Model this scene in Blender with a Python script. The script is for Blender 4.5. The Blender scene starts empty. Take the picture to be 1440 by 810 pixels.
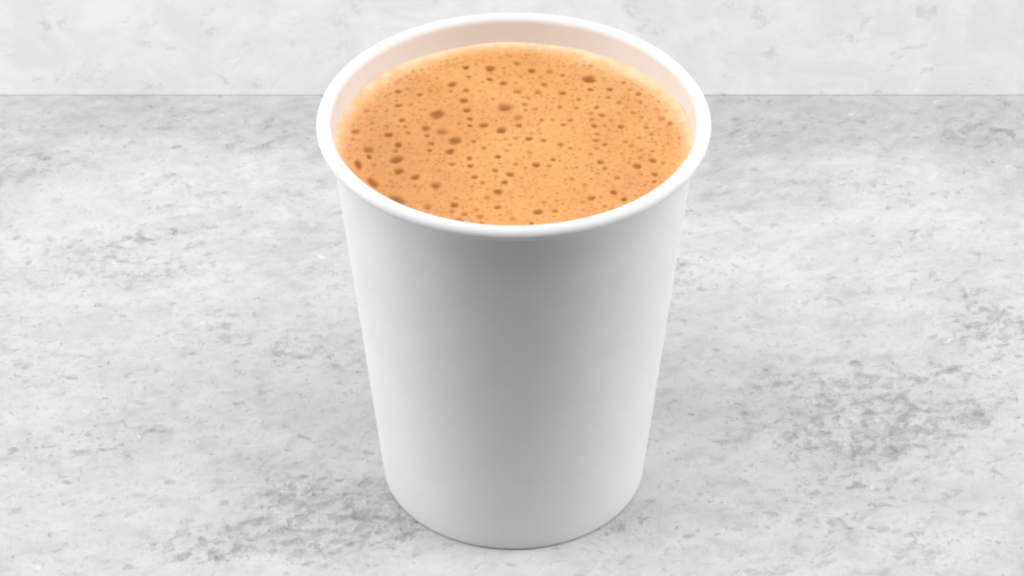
import bpy, math, random
import numpy as np
from mathutils import Vector

scene = bpy.context.scene
col = scene.collection

# ------------------------------------------------------------------ camera
CUP_H, RIM_R, ROLL, BASE_R = .1039, .0450, .0017, .0318
cd = bpy.data.cameras.new('camera')
cam = bpy.data.objects.new('camera', cd); col.objects.link(cam)
cam.location = (-.000384, -.633917, .532407)
cam.rotation_euler = (math.radians(90 - 37.0075), 0, 0)
cd.sensor_width = 36; cd.lens = 4715.6 / 1440 * 36
cd.clip_start = .01; cd.clip_end = 20
scene.camera = cam
scene.render.resolution_x, scene.render.resolution_y = 1024, 576

# ------------------------------------------------------------------ light
world = bpy.data.worlds.new('World'); scene.world = world; world.use_nodes = True
bg = world.node_tree.nodes['Background']
bg.inputs['Color'].default_value = (1, 1, 1, 1); bg.inputs['Strength'].default_value = .05
def softbox(name, loc, target, sx, sy, watts, color=(1, 1, 1)):
    l = bpy.data.lights.new(name, 'AREA'); l.shape = 'RECTANGLE'
    l.size, l.size_y, l.energy, l.color = sx, sy, watts, color
    o = bpy.data.objects.new(name, l); col.objects.link(o); o.location = loc
    o.rotation_euler = (Vector(target) - Vector(loc)).to_track_quat('-Z', 'Y').to_euler()
    return o
softbox('softbox_overhead', (0, -.165, .95), (0, -.02, 0), 1.2, .36, 8.6)
softbox('softbox_side', (-.62, -.015, .24), (0, .05, .05), .50, .40, 3.0)
softbox('softbox_side', (.64, -.015, .24), (0, .05, .05), .50, .40, 2.8)
scene.view_settings.view_transform = 'Standard'; scene.view_settings.look = 'None'
scene.view_settings.gamma = 1; scene.view_settings.exposure = 0
scene.cycles.pixel_filter_type = 'BLACKMAN_HARRIS'; scene.cycles.filter_width = 2.3

# ------------------------------------------------------------------ node helpers
class NT:
    def __init__(s, name):
        s.m = bpy.data.materials.new(name); s.m.use_nodes = True
        s.t = s.m.node_tree; s.b = s.t.nodes['Principled BSDF']
        s.out = s.t.nodes['Material Output']
    def n(s, kind, **kw):
        nd = s.t.nodes.new('ShaderNode' + kind)
        for k, v in kw.items(): setattr(nd, k, v)
        return nd
    def put(s, sock, v):
        if hasattr(v, 'is_output'): s.t.links.new(v, sock)
        else: sock.default_value = v
    def math(s, op, a, b=0.0, clamp=False):
        nd = s.n('Math', operation=op, use_clamp=clamp); s.put(nd.inputs[0], a); s.put(nd.inputs[1], b)
        return nd.outputs[0]
    def coords(s): return s.n('TexCoord').outputs['Object']
    def mapping(s, vec, scale=(1, 1, 1), rot=(0, 0, 0), loc=(0, 0, 0)):
        nd = s.n('Mapping'); s.put(nd.inputs['Vector'], vec)
        nd.inputs['Scale'].default_value = scale; nd.inputs['Rotation'].default_value = rot; nd.inputs['Location'].default_value = loc
        return nd.outputs[0]
    def noise(s, vec, scale, detail=4, rough=.55, dist=0.0):
        nd = s.n('TexNoise'); s.put(nd.inputs['Vector'], vec)
        nd.inputs['Scale'].default_value = scale; nd.inputs['Detail'].default_value = detail
        nd.inputs['Roughness'].default_value = rough; nd.inputs['Distortion'].default_value = dist
        return nd.outputs['Fac']
    def ramp(s, v, lo, hi, a=0.0, b=1.0, smooth=True):
        nd = s.n('MapRange', interpolation_type='SMOOTHSTEP' if smooth else 'LINEAR')
        s.put(nd.inputs[0], v)
        for i, q in enumerate((lo, hi, a, b)): nd.inputs[i + 1].default_value = q
        return nd.outputs[0]
    def mix(s, f, a, b, blend='MIX'):
        nd = s.n('Mix', data_type='RGBA', blend_type=blend)
        s.put(nd.inputs[0], f)
        s.put(nd.inputs[6], a if hasattr(a, 'is_output') else (*a, 1)); s.put(nd.inputs[7], b if hasattr(b, 'is_output') else (*b, 1))
        return nd.outputs[2]
    def bump(s, h, dist, strength=1.0):
        nd = s.n('Bump'); s.put(nd.inputs['Height'], h); nd.inputs['Distance'].default_value = dist; nd.inputs['Strength'].default_value = strength
        s.put(s.b.inputs['Normal'], nd.outputs[0])
    def blobs(s, vec, spots, warp):
        tot = None
        for x, y, rx, ry, w in spots:
            m = s.mapping(vec, (1 / rx, 1 / ry, 0), (0, 0, 0), (-x / rx, -y / ry, 0))
            ln = s.n('VectorMath', operation='LENGTH'); s.put(ln.inputs[0], m)
            d = s.math('ADD', ln.outputs['Value'], warp)
            v = s.ramp(d, .25, 1.45, w, 0.0)
            tot = v if tot is None else s.math('ADD', tot, v)
        return tot

DARK = [(-0.0484, -0.0217, 0.0198, 0.018, 1.0), (0.0832, 0.0148, 0.0234, 0.021, 0.8), (0.1254, 0.0571, 0.0126, 0.0135, 0.9), (0.1039, 0.0261, 0.027, 0.018, 0.45), (-0.1025, 0.0818, 0.0198, 0.012, 0.5), (0.1305, 0.1448, 0.0108, 0.0054, 0.9), (-0.0668, -0.0294, 0.0216, 0.0084, 0.8), (-0.1093, 0.0931, 0.0144, 0.006, 0.5), (-0.1343, 0.1281, 0.0126, 0.009, 0.4), (-0.0535, 0.0465, 0.0162, 0.009, 0.4), (0.045, 0.0818, 0.0081, 0.0075, 0.55), (0.0667, 0.0348, 0.0234, 0.009, 0.35), (-0.0713, 0.1437, 0.0126, 0.009, 0.45), (-0.1203, 0.0377, 0.018, 0.012, 0.3), (0.0279, -0.0217, 0.0072, 0.0075, 0.4), (-0.028, -0.0178, 0.0108, 0.015, 0.8), (0.0789, -0.0178, 0.027, 0.012, 0.3), (-0.108, 0.0065, 0.0162, 0.009, 0.3), (0.0715, 0.1437, 0.0144, 0.0042, 0.4), (-0.0885, 0.0963, 0.0108, 0.006, 0.4)]
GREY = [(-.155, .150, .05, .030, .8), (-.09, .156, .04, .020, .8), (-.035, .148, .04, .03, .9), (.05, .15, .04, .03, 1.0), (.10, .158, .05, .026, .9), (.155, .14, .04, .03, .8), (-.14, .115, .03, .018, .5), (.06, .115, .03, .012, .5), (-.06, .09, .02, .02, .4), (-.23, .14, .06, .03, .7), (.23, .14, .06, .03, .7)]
LIGHT = [(-0.0592, -0.0363, 0.0063, 0.0036, 1.0), (0.0934, 0.1305, 0.0108, 0.0021, 0.8), (-0.1227, 0.1111, 0.0198, 0.0135, 0.7), (0.0505, 0.001, 0.0162, 0.018, 0.5), (-0.0818, -0.0125, 0.018, 0.015, 0.4), (-0.0038, -0.0358, 0.027, 0.0045, 0.3)]

def stone_table():
    s = NT('pale_grey_stone'); c = s.coords()
    cr = s.mapping(c, (1, 1, 1), (0, 0, math.radians(-13)))
    st = s.mapping(cr, (.58, 1.0, 1))
    fl = s.mapping(cr, (.78, 1.05, 1), (0, 0, 0), (3.1, 1.7, 0))
    wn = s.math('SUBTRACT', s.noise(st, 150, 5, .68), .5)
    def patch(name, k):
        at = s.n('Attribute', attribute_name=name).outputs['Fac']
        return s.math('ADD', at, s.math('MULTIPLY', s.math('MULTIPLY', wn, k), s.ramp(at, 0, .35)), True)
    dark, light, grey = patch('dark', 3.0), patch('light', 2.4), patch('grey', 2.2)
    low = s.ramp(s.noise(st, 48, 6, .70, .5), .49, .66)
    mask = s.math('ADD', dark, s.math('MULTIPLY', low, .5))
    mask = s.math('SUBTRACT', mask, s.math('MULTIPLY', light, .6), True)
    cloud = s.ramp(s.noise(st, 70, 7, .70, .3), .36, .64)
    # worn grains: crowded inside the dark patches, sparse outside
    g1 = s.noise(fl, 330, 3, .62, .4)
    g2 = s.noise(fl, 175, 4, .68, .5)
    grain1 = s.ramp(s.math('SUBTRACT', g1, s.math('MULTIPLY', mask, .12)), .27, .37, 1, 0)
    grain2 = s.ramp(s.math('SUBTRACT', g2, s.math('MULTIPLY', mask, .11)), .28, .37, 1, 0)
    wr = s.noise(s.mapping(cr, (.8, 1, 1), (0, 0, 0), (1, 9, 0)), 235, 6, .72, .4)     # rough worn skin
    pale = s.ramp(s.math('ADD', wr, s.math('MULTIPLY', mask, .03)), .57, .68)
    wr = s.math('MULTIPLY', s.math('SUBTRACT', wr, .5), s.ramp(mask, .05, 1, .46, 1.2, False))
    # few single dark specks
    v = s.n('TexVoronoi', feature='F1'); s.put(v.inputs['Vector'], s.mapping(cr, (.7, 1.1, 1))); v.inputs['Scale'].default_value = 120
    sp = s.ramp(s.math('ADD', v.outputs['Distance'], s.math('MULTIPLY', s.math('SUBTRACT', g1, .5), .5)), .05, .16, 1, 0)
    sep = s.n('SeparateColor'); s.put(sep.inputs[0], v.outputs['Color'])
    sp = s.math('MULTIPLY', sp, s.ramp(sep.outputs[0], .6, .95))
    base = s.mix(cloud, (.54, .54, .54), (.622, .622, .62))
    base = s.mix(s.math('MULTIPLY', mask, .08), base, (.36, .36, .36))
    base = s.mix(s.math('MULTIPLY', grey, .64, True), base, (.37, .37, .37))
    base = s.mix(s.ramp(wr, 0, .24, 0, .6, False), base, (.80, .80, .80))
    base = s.mix(s.ramp(wr, 0, -.24, 0, .75, False), base, (.22, .22, .22))
    base = s.mix(s.math('MULTIPLY', grain2, .28), base, (.27, .27, .27))
    base = s.mix(s.math('MULTIPLY', grain1, .33), base, (.25, .25, .25))
    base = s.mix(s.math('MULTIPLY', sp, .5), base, (.22, .22, .22))
    base = s.mix(s.math('MULTIPLY', pale, .40), base, (.78, .78, .78))
    base = s.mix(s.math('MULTIPLY', light, .4, True), base, (.76, .76, .76))
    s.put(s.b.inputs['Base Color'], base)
    s.b.inputs['Roughness'].default_value = .58; s.b.inputs['Specular IOR Level'].default_value = .3
    h = s.math('SUBTRACT', s.math('MULTIPLY', pale, .7), s.math('ADD', grain1, s.math('MULTIPLY', grain2, .8)))
    h = s.math('ADD', h, s.math('MULTIPLY', wr, 2.0))
    s.bump(h, .0003, .8)
    return s.m

def stone_wall():
    s = NT('white_plaster_stone'); c = s.coords()
    a = s.mapping(c, (.9, 1, 1.0), (0, math.radians(25), 0))
    cloud = s.ramp(s.noise(a, 55, 7, .68, .5), .36, .64)
    fleck = s.ramp(s.noise(s.mapping(c, (.9, 1, 1), (0, .4, 0), (2, 5, 1)), 170, 6, .70, .5), .58, .72)
    dk = s.ramp(s.noise(s.mapping(c, (.9, 1, 1), (0, .4, 0), (5, 1, 3)), 110, 7, .72, .3), .32, .44, 1, 0)
    base = s.mix(cloud, (.85, .85, .85), (.95, .95, .948))
    base = s.mix(s.math('MULTIPLY', dk, .55), base, (.68, .68, .68))
    base = s.mix(s.math('MULTIPLY', fleck, .8), base, (.96, .96, .96))
    s.put(s.b.inputs['Base Color'], base); s.b.inputs['Roughness'].default_value = .65; s.b.inputs['Specular IOR Level'].default_value = .25
    s.bump(s.math('SUBTRACT', fleck, dk), .0002, .6)
    return s.m

def paper():
    s = NT('white_coated_paper'); c = s.coords()
    f = s.noise(c, 700, 4, .6)
    s.put(s.b.inputs['Base Color'], s.mix(s.ramp(s.noise(c, 90, 4, .6), .3, .7), (.81, .800, .799), (.835, .826, .824)))
    s.b.inputs['Roughness'].default_value = .5; s.b.inputs['Specular IOR Level'].default_value = .22
    s.bump(f, .00003, .5)
    return s.m

FOAM_A, FOAM_B, FOAM_C = (.765, .342, .115), (.825, .405, .146), (.755, .335, .146)
def foam_color(s):
    c = s.n('NewGeometry').outputs['Position']
    big = s.ramp(s.noise(c, 38, 4, .6, .5), .35, .65)
    base = s.mix(big, FOAM_A, FOAM_B)
    pink = s.ramp(s.noise(s.mapping(c, (1, 1, 1), (0, 0, 0), (.3, .1, 0)), 55, 3, .6), .5, .75)
    base = s.mix(s.math('MULTIPLY', pink, .5), base, FOAM_C)
    # browner froth gathered on one side of the cup
    warp = s.math('MULTIPLY', s.math('SUBTRACT', s.noise(c, 90, 4, .6), .5), 1.2)
    base = s.mix(s.blobs(c, [(-.037, -.010, .026, .034, .42)], warp), base, (.60, .235, .085))
    micro = s.ramp(s.noise(c, 780, 3, .65), .34, .5, 1, 0)
    base = s.mix(s.math('MULTIPLY', micro, .24), base, (.52, .205, .06))
    at = s.n('Attribute', attribute_name='edge').outputs['Fac']       # thin pale froth clinging to the cup wall
    at = s.math('MULTIPLY', at, s.ramp(s.noise(c, 260, 3, .55), .3, .65, .72, 1.0))
    base = s.mix(s.math('MULTIPLY', at, .85), base, (.89, .64, .37))
    return s.mix(s.ramp(at, .45, 1.0, 0, .4), base, (.92, .80, .62))
def foam_mat():
    s = NT('coffee_foam'); c = s.coords()
    base = foam_color(s)
    s.put(s.b.inputs['Base Color'], base)
    s.b.inputs['Roughness'].default_value = .48; s.b.inputs['Specular IOR Level'].default_value = .25
    v = s.n('TexVoronoi', feature='SMOOTH_F1'); s.put(v.inputs['Vector'], c); v.inputs['Scale'].default_value = 950
    s.bump(v.outputs['Distance'], .00012, .5)
    return s.m
def bubble_mat():
    s = NT('coffee_film_in_bubble'); c = s.coords()
    base = foam_color(s)
    at = s.n('Attribute', attribute_name='film')       # wet brown film, thick in the middle of each bubble
    oi = s.n('ObjectInfo'); sep = s.n('SeparateColor'); s.put(sep.inputs[0], oi.outputs['Color'])
    f = s.math('MULTIPLY', at.outputs['Fac'], sep.outputs[0], True)
    s.put(s.b.inputs['Base Color'], s.mix(f, base, (.36, .125, .022)))
    s.b.inputs['Roughness'].default_value = .45; s.b.inputs['Specular IOR Level'].default_value = .25
    return s.m
def liquid_mat():
    s = NT('milky_coffee'); c = s.coords()
    s.put(s.b.inputs['Base Color'], s.mix(s.noise(c, 60, 3), (.42, .17, .05), (.50, .21, .065)))
    s.b.inputs['Roughness'].default_value = .2
    return s.m

# ------------------------------------------------------------------ mesh helpers
def mesh_obj(name, verts, faces, mat, parent=None, smooth=True):
    me = bpy.data.meshes.new(name); me.from_pydata([tuple(map(float, v)) for v in verts], [], faces)
    me.update()
    if smooth: me.polygons.foreach_set('use_smooth', [True] * len(me.polygons))
    me.materials.append(mat)
    o = bpy.data.objects.new(name, me); col.objects.link(o); o.parent = parent
    return o
def tag(o, label=None, cat=None, kind=None, group=None):
    for k, v in (('label', label), ('category', cat), ('kind', kind), ('group', group)):
        if v: o[k] = v
    return o
def crease(o, deg=38):
    o.data.set_sharp_from_angle(angle=math.radians(deg)); return o
def lathe(profile, segs, closed=False):
    """profile [(r, z)], revolved; r == 0 ends become poles"""
    V, F, rings = [], [], []
    for r, z in profile:
        if r == 0: rings.append([len(V)]); V.append((0, 0, z))
        else:
            rings.append(list(range(len(V), len(V) + segs)))
            V += [(r * math.sin(2 * math.pi * k / segs), -r * math.cos(2 * math.pi * k / segs), z) for k in range(segs)]
    prs = list(zip(rings, rings[1:] + rings[:1])) if closed else list(zip(rings, rings[1:]))
    for a, b in prs:
        for k in range(segs):
            j = (k + 1) % segs
            if len(a) == 1: F.append((a[0], b[j], b[k]))
            elif len(b) == 1: F.append((a[k], a[j], b[0]))
            else: F.append((a[k], a[j], b[j], b[k]))
    return V, F
def slab(name, x0, x1, y0, y1, z0, z1, mat, bev=.002):
    V = [(x, y, z) for z in (z0, z1) for y in (y0, y1) for x in (x0, x1)]
    F = [(0, 2, 3, 1), (4, 5, 7, 6), (0, 1, 5, 4), (2, 6, 7, 3), (0, 4, 6, 2), (1, 3, 7, 5)]
    o = mesh_obj(name, V, F, mat, smooth=False)
    if bev:
        m = o.modifiers.new('edge', 'BEVEL'); m.width = bev; m.segments = 2
    return o

# ------------------------------------------------------------------ setting
WALL_Y = .1638
def lines(lo, a, b, hi, step):
    return np.unique(np.round(np.concatenate([np.linspace(lo, a, 12), np.arange(a, b, step), np.linspace(b, hi, 12)]), 5))
gx, gy = lines(-1.1, -.21, .21, 1.1, .002), np.unique(np.round(np.concatenate([np.linspace(-.14, -.07, 5), np.arange(-.07, WALL_Y + .012, .002)]), 5))
GX, GY = np.meshgrid(gx, gy)
nx, ny = len(gx), len(gy)
V = np.stack([GX, GY, 0 * GX], -1).reshape(-1, 3).tolist()
F = [(j * nx + i, j * nx + i + 1, (j + 1) * nx + i + 1, (j + 1) * nx + i) for j in range(ny - 1) for i in range(nx - 1)]
ring = [i for i in range(nx)] + [j * nx + nx - 1 for j in range(1, ny)] + [(ny - 1) * nx + i for i in range(nx - 2, -1, -1)] + [j * nx for j in range(ny - 2, 0, -1)]
n0 = len(V); V += [(V[i][0], V[i][1], -.03) for i in ring]
F += [(ring[k], n0 + k, n0 + (k + 1) % len(ring), ring[(k + 1) % len(ring)]) for k in range(len(ring))] + [tuple(range(n0 + len(ring) - 1, n0 - 1, -1))]
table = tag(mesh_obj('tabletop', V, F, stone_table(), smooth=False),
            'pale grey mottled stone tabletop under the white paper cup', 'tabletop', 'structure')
VA = np.array(V)
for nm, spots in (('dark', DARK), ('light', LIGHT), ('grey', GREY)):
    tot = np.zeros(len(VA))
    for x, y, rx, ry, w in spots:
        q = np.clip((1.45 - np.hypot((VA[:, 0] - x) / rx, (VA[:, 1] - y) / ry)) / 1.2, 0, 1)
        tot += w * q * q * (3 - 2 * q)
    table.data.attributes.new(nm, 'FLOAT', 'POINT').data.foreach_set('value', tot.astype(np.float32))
tag(slab('wall', -1.1, 1.1, WALL_Y, WALL_Y + .012, .0, .30, stone_wall(), .00025),
    'whitish plaster wall standing along the back edge of the grey tabletop', 'wall', 'structure')

# ------------------------------------------------------------------ paper cup
PAPER = paper()
TH = .00045
top_r, top_z = RIM_R - ROLL - ROLL * math.cos(.1) + .00044, CUP_H - ROLL + ROLL * math.sin(.1)     # where the side wall runs into the roll
slope = (top_r - BASE_R) / top_z
def outer(z): return BASE_R + slope * z
cup = bpy.data.objects.new('paper_cup', None); col.objects.link(cup)
cup.empty_display_size = .02
tag(cup, 'plain white disposable paper cup with a rolled rim, filled with frothy coffee', 'paper cup')
N = 192
prof = [(BASE_R - .0009, 0), (BASE_R - .0005, .0001), (BASE_R - .00015, .0004), (BASE_R + .00002, .0008), (outer(.0013), .0013)]
prof += [(outer(z), z) for z in np.linspace(.004, top_z, 24)]
prof += [(outer(z) - TH, z) for z in np.linspace(top_z, .0012, 24)] + [(BASE_R - TH - .0009, .0)]
V, F = lathe(prof, N, True)
crease(mesh_obj('side_wall', V, F, PAPER, cup))
# rolled rim: a full round bead, a touch flattened where it is pressed on top
rc_r, rc_z = RIM_R - ROLL, CUP_H - ROLL
prof = []
for k in range(28):
    a = 2 * math.pi * k / 28
    rr_ = rc_r + ROLL * math.cos(a)
    if math.cos(a) < 0 and math.sin(a) < -.01: rr_ = max(rr_, outer(rc_z + ROLL * math.sin(a)) - TH * .5)   # the roll is glued to the wall
    prof.append((rr_, rc_z + ROLL * math.sin(a) * (1.0 if math.sin(a) < 0 else .94)))
V, F = lathe(prof, N, True)
mesh_obj('rolled_rim', V, F, PAPER, cup)
# recessed bottom disc
V, F = lathe([(0, .0045), (outer(.0045) - TH + .0001, .0045), (outer(.0052) - TH + .0001, .0052), (0, .0052)], N)
crease(mesh_obj('bottom_disc', V, F, PAPER, cup))
# overlapped glue seam down the back
sv, sf = [], []
a0, a1 = math.radians(176.5), math.radians(186)
zz = np.linspace(.0006, top_z - .0012, 14)
for z in zz:
    for r, a in ((outer(z) - .0001, a0), (outer(z) + .0003, a0 + .004), (outer(z) + .0003, (a0 + a1) / 2), (outer(z) + .0003, a1 - .004), (outer(z) - .0001, a1)):
        sv.append((r * math.sin(a), -r * math.cos(a), z))
for i in range(len(zz) - 1):
    for j in range(4): sf.append((i * 5 + j, i * 5 + j + 1, i * 5 + 6 + j, i * 5 + 5 + j))
mesh_obj('glue_seam', sv, sf, PAPER, cup)

# ------------------------------------------------------------------ coffee
LEVEL = CUP_H - .0078
R_IN = outer(LEVEL) - TH + .00008
coffee = bpy.data.objects.new('coffee', None); col.objects.link(coffee)
coffee.location = (0, 0, LEVEL); coffee.empty_display_size = .01
tag(coffee, 'orange-brown milky coffee with a layer of bubbly froth inside the white cup', 'coffee')
prof = [(0, .0053 - LEVEL)] + [(outer(z) - TH + .00006, z - LEVEL) for z in np.linspace(.0053, LEVEL - .0016, 12)] + [(0, -.0016)]
V, F = lathe(prof, 96)
mesh_obj('liquid', V, F, liquid_mat(), coffee)

# bubbles measured across the froth: x mm, y mm, radius mm, how dark its wet film is
SPEC = """
-26,-22.3,2.73,0.9 -31.9,-15.3,2.37,0.95 -17.8,11.9,2.09,0.95 -35.4,-8.4,1.91,0.85 -1.9,15.1,1.91,0.95 17.9,26.7,1.77,0.9 -13.5,1.3,1.7,0.85 -26.7,-6.4,1.64,0.95 -16.4,5.1,1.46,0.6
-17.5,-16.3,1.46,0.85 -33.2,-2.3,1.37,0.7 -5.6,31.5,1.35,0.8 -2.8,5.5,1.35,0.8 -26.1,-10.9,1.28,1 -14.5,-3.1,1.28,0.95 0.9,10.7,1.27,0.5 -14.5,24.6,1.2,0.7 -7,7.8,1.2,0.8
-3.5,-18.9,1.2,0.85 5.4,-26.6,1.2,0.85 -20.3,6.5,1.18,0.7 -26.5,-0.2,1.18,0.8 -22.2,-13.3,1.18,0.85 -19.3,-24.5,1.18,0.55 -11.7,18,1.13,0.85 -28.8,3.8,1.09,0.85 -36.6,5.2,1.09,0.7
4.3,30.8,1.06,0.95 -10.8,14,1.06,0.85 -0.8,-12.2,1.06,0.9 5.1,-8.3,1.06,0.8 -13.3,-24,1.06,0.8 28.2,-8.8,1.06,0.7 17.4,-21.1,1.06,0.85 -2.4,25.4,0.99,0.75 5.6,21.5,0.99,0.5
1,21.8,0.99,0.5 3.5,2.3,0.99,0.75 34.4,10.4,0.99,0.4 31.8,-6.8,0.99,0.65 -11.3,31.8,0.92,0.8 7.3,24.9,0.92,0.6 -11,-27.3,0.92,0.55 -7.5,-28.5,0.92,0.5 -12.1,-29.8,0.92,0.6
11.5,21.1,0.92,0.75 24.8,7.2,0.92,0.75 36.2,8.2,0.92,0.45 19.8,-7.3,0.92,0.75 22.5,-19.1,0.92,0.85 -27.1,21.7,0.91,0.7 -27,15.7,0.91,0.7 -26,9.8,0.91,0.9 -19,0.2,0.91,0.65
-5.6,26.8,0.85,0.9 -11.2,22,0.85,0.6 0.7,33.9,0.85,0.6 8.7,30.3,0.85,0.5 2.6,16.3,0.85,0.5 5.1,14.4,0.85,0.4 -10.1,10.4,0.85,0.9 1.2,7.5,0.85,0.7 -3.6,-5.1,0.85,0.75
-4.2,-10.7,0.85,0.6 -8.8,-13.2,0.85,0.7 -2.1,-15.4,0.85,0.75 10.8,-0.4,0.85,0.55 -3.6,-24.9,0.85,0.7 9.3,-26.5,0.85,0.55 -0.2,-29.5,0.85,0.3 22.6,22.5,0.85,0.75 29.3,20.5,0.85,0.6
20.5,11.6,0.85,0.65 18.6,7.3,0.85,0.8 18.8,1.3,0.85,0.6 23.5,-13.4,0.85,0.5 32,-12.2,0.85,0.7 24.8,-21.9,0.85,0.75 -22,20.3,0.82,0.6 -34.2,13.5,0.82,0.45 -33,-5.3,0.82,0.75
6.9,1.4,0.78,0.6 -9.2,1.1,0.78,0.65 -10.1,-5.9,0.78,0.8 -9.9,-8.9,0.78,0.8 -14,-8.2,0.78,0.65 -7,-15.5,0.78,0.5 3.7,-3.4,0.78,0.35 -6,-21.1,0.78,0.45 6.8,-23,0.78,0.4
-7.2,-31.3,0.78,0.5 19.3,14.8,0.78,0.7 13.2,9.7,0.78,0.6 -24.1,16,0.73,0.35 -29.4,7.1,0.73,0.4 -19.9,3.4,0.73,0.75 -31.8,-8.4,0.73,0.4 -10.5,27.9,0.71,0.65 0.5,-8.1,0.71,0.6
9,-6.3,0.71,0.65 -13.9,-26.4,0.71,0.45 18,22.3,0.71,0.75 11.6,28.5,0.71,0.6 25.9,25.5,0.71,0.55 24.6,17,0.71,0.55 15.2,18.2,0.71,0.6 18.2,9.9,0.71,0.6 10.8,15.1,0.71,0.5
11.5,7.7,0.71,0.55 31.8,3.7,0.71,0.5 19.2,4,0.71,0.55 33.3,14.3,0.71,0.3 20.9,-0.4,0.71,0.6 19,-1.9,0.71,0.5 20.7,-9.8,0.71,0.6 15.7,-23,0.71,0.35 34.1,-7.8,0.71,0.4
27.1,-0.9,0.71,0.35 25.7,0.8,0.71,0.4 22.1,-25.6,0.71,0.4 -19.5,21.8,0.64,0.5 -29.6,13.4,0.64,0.4 -25.1,7,0.64,0.5 -24.4,4.5,0.64,0.6 -19.2,-2.7,0.64,0.8 -27,-2.9,0.64,0.6
-27.3,-17.1,0.64,0.3 -36.9,1.7,0.64,0.35 -17,-10.9,0.64,0.35 -4.8,18.5,0.64,0.4 -10.1,7.5,0.64,0.8 6.5,9.6,0.64,0.55 0.4,2.5,0.64,0.45 6.5,27.9,0.64,0.4 -6.8,-1.7,0.64,0.6
8,-8.8,0.64,0.5 -8.3,-25.8,0.64,0.4 3.9,-31.2,0.64,0.7 18.3,32.5,0.64,0.4 22.2,19.2,0.64,0.6 29.6,17.1,0.64,0.45 14.6,14.7,0.64,0.6 18.1,12.3,0.64,0.5 27.8,12.8,0.64,0.4
30.7,6.4,0.64,0.5 22.7,9.5,0.64,0.3 13.2,-14.1,0.64,0.5 16,-16.3,0.64,0.4 31.8,-14.9,0.64,0.65 -14.7,21.5,0.57,0.5 -2.4,31.5,0.57,0.4 -3.4,36,0.57,0.3 -8.1,21.8,0.57,0.4
3.5,18.8,0.57,0.45 2.8,13.7,0.57,0.5 -12.6,8.4,0.57,0.5 9,9.7,0.57,0.5 -1.9,1.9,0.57,0.4 5.9,5.9,0.57,0.3 0.5,25.4,0.57,0.3 9,17.1,0.57,0.35 -0.8,-0.4,0.57,0.5
-1.6,-2.8,0.57,0.45 -3.1,-8.1,0.57,0.4 -9.5,-16.9,0.57,0.5 1.7,-13.6,0.57,0.3 -3.8,-13.1,0.57,0.4 -13,-21.6,0.57,0.5 27.3,22.3,0.57,0.4 29.7,11,0.57,0.5 28.9,2.4,0.57,0.45
35.6,3.4,0.57,0.35 24.5,12.5,0.57,0.35 38.1,2.2,0.57,0.35 12.7,24.9,0.57,0.35 21.3,27,0.57,0.4 17.1,19.7,0.57,0.3 17.6,-4.4,0.57,0.5 13,-1.9,0.57,0.5 31.8,-3.1,0.57,0.45
28.9,-5.6,0.57,0.4 29.3,-2.6,0.57,0.35 26.4,-15.6,0.57,0.35 20.5,-24.4,0.57,0.4 35.4,-0.2,0.57,0.35 -24.9,22.7,0.55,0.5 -30,19.7,0.55,0.35 -31.3,15.4,0.55,0.3 -32.8,8.4,0.55,0.5
-26.8,7.1,0.55,0.4 -22.3,-16.8,0.55,0.4 -27.9,-14.9,0.55,0.3 -32,13.1,0.55,0.3 -19.6,-6.5,0.55,0.3 -30.6,-5,0.55,0.35 1.6,28,0.5,0.5 2.6,-9.5,0.5,0.4 -9.7,-21.8,0.5,0.4
1.9,-17,0.5,0.3 9.7,-22.7,0.5,0.35 13.7,6.4,0.5,0.4 21.1,7.2,0.5,0.4 20.1,19.2,0.5,0.4 19,-11.9,0.5,0.55 17.5,-14.1,0.5,0.5 14.3,-9.8,0.5,0.5 12,-10,0.5,0.4
29,-12.2,0.5,0.4 21.1,-14.8,0.5,0.35 7.2,-12.7,0.43,0.4 1.6,-20.8,0.43,0.35 13.7,-18.2,0.43,0.4 15.2,-2.2,0.43,0.4 14.2,-5.8,0.43,0.35 29.7,-16.3,0.43,0.5 0.5,29.9,0.42,0.3
33.7,5.9,0.42,0.45 26.8,17.9,0.42,0.4 26.3,14.8,0.42,0.35
"""
rnd = random.Random(7)
BUB = [tuple(map(float, q.split(','))) for q in SPEC.split()]
LONG = {}
big = []
for x, y, r, d in BUB:
    st = 1.0; ang = rnd.uniform(0, 6.28)
    if r > 1.8 and math.hypot(x, y) > 30:            # squeezed along the cup wall
        st = 2.3; ang = math.atan2(y, x) + math.pi / 2; r *= .46
    elif rnd.random() < .5: st = rnd.uniform(1.1, 1.35); r /= math.sqrt(st)
    big.append((x * .001, y * .001, r * .001 * 1.27, d, st, ang))
fine = []
grid = np.array([(b[0], b[1], b[2] * b[4] ** .5) for b in big])
tries = 0
while len(fine) < 2000 and tries < 40000:
    tries += 1
    rr = .0383 * math.sqrt(rnd.random()); a = rnd.uniform(0, 6.2832)
    x, y = rr * math.cos(a), rr * math.sin(a)
    r = .00016 + .00034 * rnd.random() ** 2.2
    if np.any(np.hypot(grid[:, 0] - x, grid[:, 1] - y) < grid[:, 2] * 1.15 + r): continue
    grid = np.vstack([grid, (x, y, r)]) if len(fine) % 1 == 0 else grid
    fine.append((x, y, r, rnd.uniform(.2, .62), rnd.uniform(1, 1.4), rnd.uniform(0, 6.28)))

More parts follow.
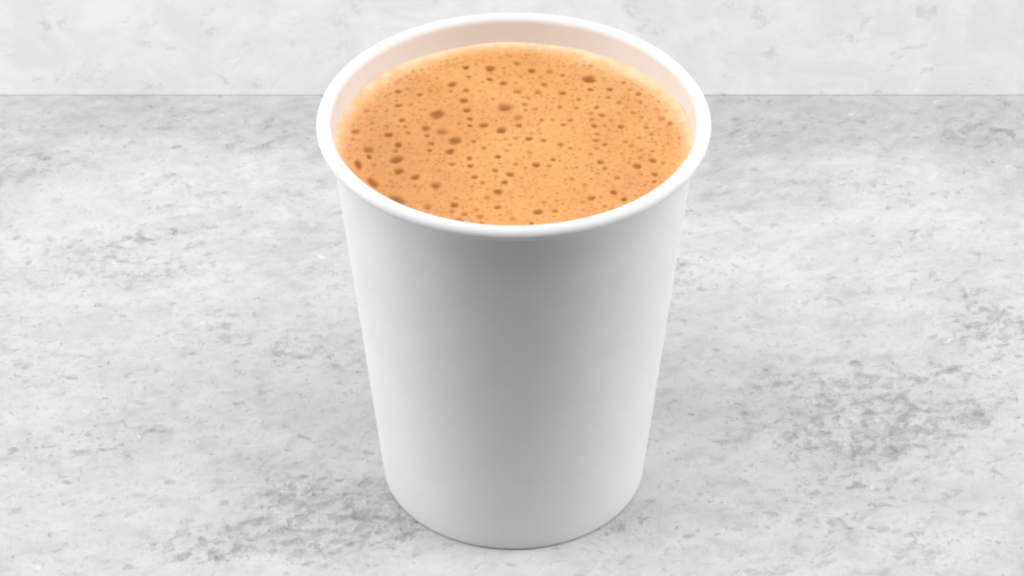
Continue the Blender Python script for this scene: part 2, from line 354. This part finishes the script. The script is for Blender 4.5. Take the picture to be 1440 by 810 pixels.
# froth surface: dense polar sheet, dented under every bubble, creeping up the cup wall at its edge
NR, NA = 230, 720
rad = np.concatenate([[0], np.linspace(.0002, R_IN, NR)])
th = np.linspace(0, 2 * math.pi, NA, endpoint=False)
RR, TT = np.meshgrid(rad[1:], th, indexing='ij')
X, Y = RR * np.cos(TT), RR * np.sin(TT)
rng = np.random.default_rng(3)
edge_n = np.zeros(NA)
for k in (3, 5, 9, 14, 23, 37): edge_n += np.sin(k * th + rng.uniform(0, 6.28)) / k ** .6
edge_n /= np.abs(edge_n).max()
streak = np.zeros(NA)
for k in range(40, 150, 7): streak += np.sin(k * th + rng.uniform(0, 6.28)) * rng.uniform(.3, 1)
streak /= np.abs(streak).max()
# froth clings widest to the back right and back left of the wall
cling = 1 + 1.1 * np.exp(-((th - .85) / .55) ** 2) + .5 * np.exp(-((th - 2.5) / .5) ** 2)
wid = .0023 * cling[None, :] * (1 + .25 * edge_n + .16 * streak)[None, :]
dist = R_IN - RR
Z = .0010 * (1 + .3 * edge_n)[None, :] * np.exp(-(dist / .0016) ** 1.2)
for k in range(26):                                   # gentle unevenness of the froth
    kx, ky = rng.normal(size=2) * 260
    Z += .00002 * np.sin(kx * X + ky * Y + rng.uniform(0, 6.28))
E = np.exp(-(dist / (wid * .9)) ** 1.4)
fx, fy, fz = X.ravel(), Y.ravel(), Z.ravel().copy()
base_z = Z.ravel().copy()
def depth(b): return min(.42 * b[2], .00055)
def ring_index(x, y):
    r = math.hypot(x, y); i = min(NR - 1, int(round((r - .0002) / (R_IN - .0002) * (NR - 1)))); j = int(round((math.atan2(y, x) % (2 * math.pi)) / (2 * math.pi) * NA)) % NA
    return i * NA + j
def zbase(x, y): return float(base_z[ring_index(x, y)])
E_flat = E.ravel()
for b in big + fine:
    x, y, r, d, st, ang = b
    reach = r * st * 1.4
    m = np.where((np.abs(fx - x) < reach) & (np.abs(fy - y) < reach))[0]
    dx, dy = fx[m] - x, fy[m] - y
    u = (dx * math.cos(ang) + dy * math.sin(ang)) / st; v = -dx * math.sin(ang) + dy * math.cos(ang)
    q = np.hypot(u, v) / r
    pit = np.where(q < 1, (depth(b) + .00012) * (1 - np.clip(q / .97, 0, 1) ** 2), 0)
    fz[m] -= pit
verts = np.empty((1 + NR * NA, 3)); verts[0] = (0, 0, fz[:NA].mean()); verts[1:, 0], verts[1:, 1], verts[1:, 2] = fx, fy, fz
idx = 1 + np.arange(NR * NA).reshape(NR, NA)
a, b_ = idx[:-1], idx[1:]
quads = np.stack([a, b_, np.roll(b_, -1, 1), np.roll(a, -1, 1)], -1).reshape(-1, 4)
tris = np.stack([np.zeros(NA, int), idx[0], np.roll(idx[0], -1)], -1)
me = bpy.data.meshes.new('foam')
me.vertices.add(len(verts)); me.vertices.foreach_set('co', verts.ravel())
nl = quads.size + tris.size
me.loops.add(nl); me.loops.foreach_set('vertex_index', np.concatenate([quads.ravel(), tris.ravel()]).astype(np.int32))
me.polygons.add(len(quads) + len(tris))
me.polygons.foreach_set('loop_start', np.concatenate([np.arange(len(quads)) * 4, quads.size + np.arange(len(tris)) * 3]).astype(np.int32))
me.update(calc_edges=True); me.validate()
me.polygons.foreach_set('use_smooth', [True] * len(me.polygons))
at = me.attributes.new('edge', 'FLOAT', 'POINT'); at.data.foreach_set('value', np.concatenate([[0], E.ravel()]).astype(np.float32))
me.materials.append(foam_mat())
foam = bpy.data.objects.new('foam', me); col.objects.link(foam); foam.parent = coffee

BM = bubble_mat()
def bowl(b, seed, rings=6, segs=20, flat_film=True):
    """crater of one popped bubble: slightly raised lip, bowl, uneven outline"""
    x, y, r, d, st, ang = b
    g = random.Random(seed)
    ph = [(k, g.uniform(0, 6.28), g.uniform(.04, .19) / k ** .5) for k in (2, 3, 4)]
    cres, t0 = g.uniform(.05, .45), g.choice((1.57, -1.57, -1.57)) + g.uniform(-.9, .9) - ang     # film runs thicker to one side
    ox, oy = g.uniform(-.16, .16), g.uniform(-.16, .16)
    V, F, film = [(ox * r * .5, oy * r * .5, -depth(b))], [], [1.0]
    for i in range(1, rings + 1):
        q = i / rings * 1.12
        for k in range(segs):
            t = 2 * math.pi * k / segs
            w = 1 + sum(a * math.sin(n * t + p) for n, p, a in ph)
            u = r * q * w * math.cos(t) * st + ox * r * .5 * (1 - q / 1.12); v = r * q * w * math.sin(t) + oy * r * .5 * (1 - q / 1.12)
            h = -depth(b) * (1 - min(q, 1) ** 2) + .00003
            if q > 1.05: h = -.00001
            V.append((u * math.cos(ang) - v * math.sin(ang), u * math.sin(ang) + v * math.cos(ang), h))
            e = min(1, max(0, (1.02 - q) / .62)); film.append(e * e * (3 - 2 * e) * (1 - cres * (.5 + .5 * math.cos(t - t0)) * min(1, q * 1.6)))
    for k in range(segs):
        F.append((0, 1 + k, 1 + (k + 1) % segs))
        for i in range(rings - 1):
            p = 1 + i * segs; F.append((p + k, p + segs + k, p + segs + (k + 1) % segs, p + (k + 1) % segs))
    return V, F, film
for i, b in enumerate(big):
    V, F, film = bowl(b, i, *((6, 20) if b[2] > .0007 else (4, 12)))
    o = mesh_obj('bubble', V, F, BM, foam)
    o.data.attributes.new('film', 'FLOAT', 'POINT').data.foreach_set('value', film)
    o.data.attributes.new('edge', 'FLOAT', 'POINT').data.foreach_set('value', [float(E_flat[ring_index(b[0], b[1])])] * len(V))
    o.location = (b[0], b[1], zbase(b[0], b[1]) + .00002)
    o.color = (min(1.0, b[3] * 1.3), 0, 0, 1)
V, F, film, edge = [], [], [], []
for i, b in enumerate(fine):
    v, f, fl = bowl(b, 5000 + i, 3, 8)
    n0 = len(V); z0 = zbase(b[0], b[1]) + .00002
    V += [(p[0] + b[0], p[1] + b[1], p[2] + z0) for p in v]
    F += [tuple(q + n0 for q in p) for p in f]; film += [e * b[3] for e in fl]; edge += [float(E_flat[ring_index(b[0], b[1])])] * len(v)
o = mesh_obj('fine_bubbles', V, F, BM, foam)
o.data.attributes.new('film', 'FLOAT', 'POINT').data.foreach_set('value', film)
o.data.attributes.new('edge', 'FLOAT', 'POINT').data.foreach_set('value', edge)
o.color = (1, 0, 0, 1)
tag(o, kind='stuff')
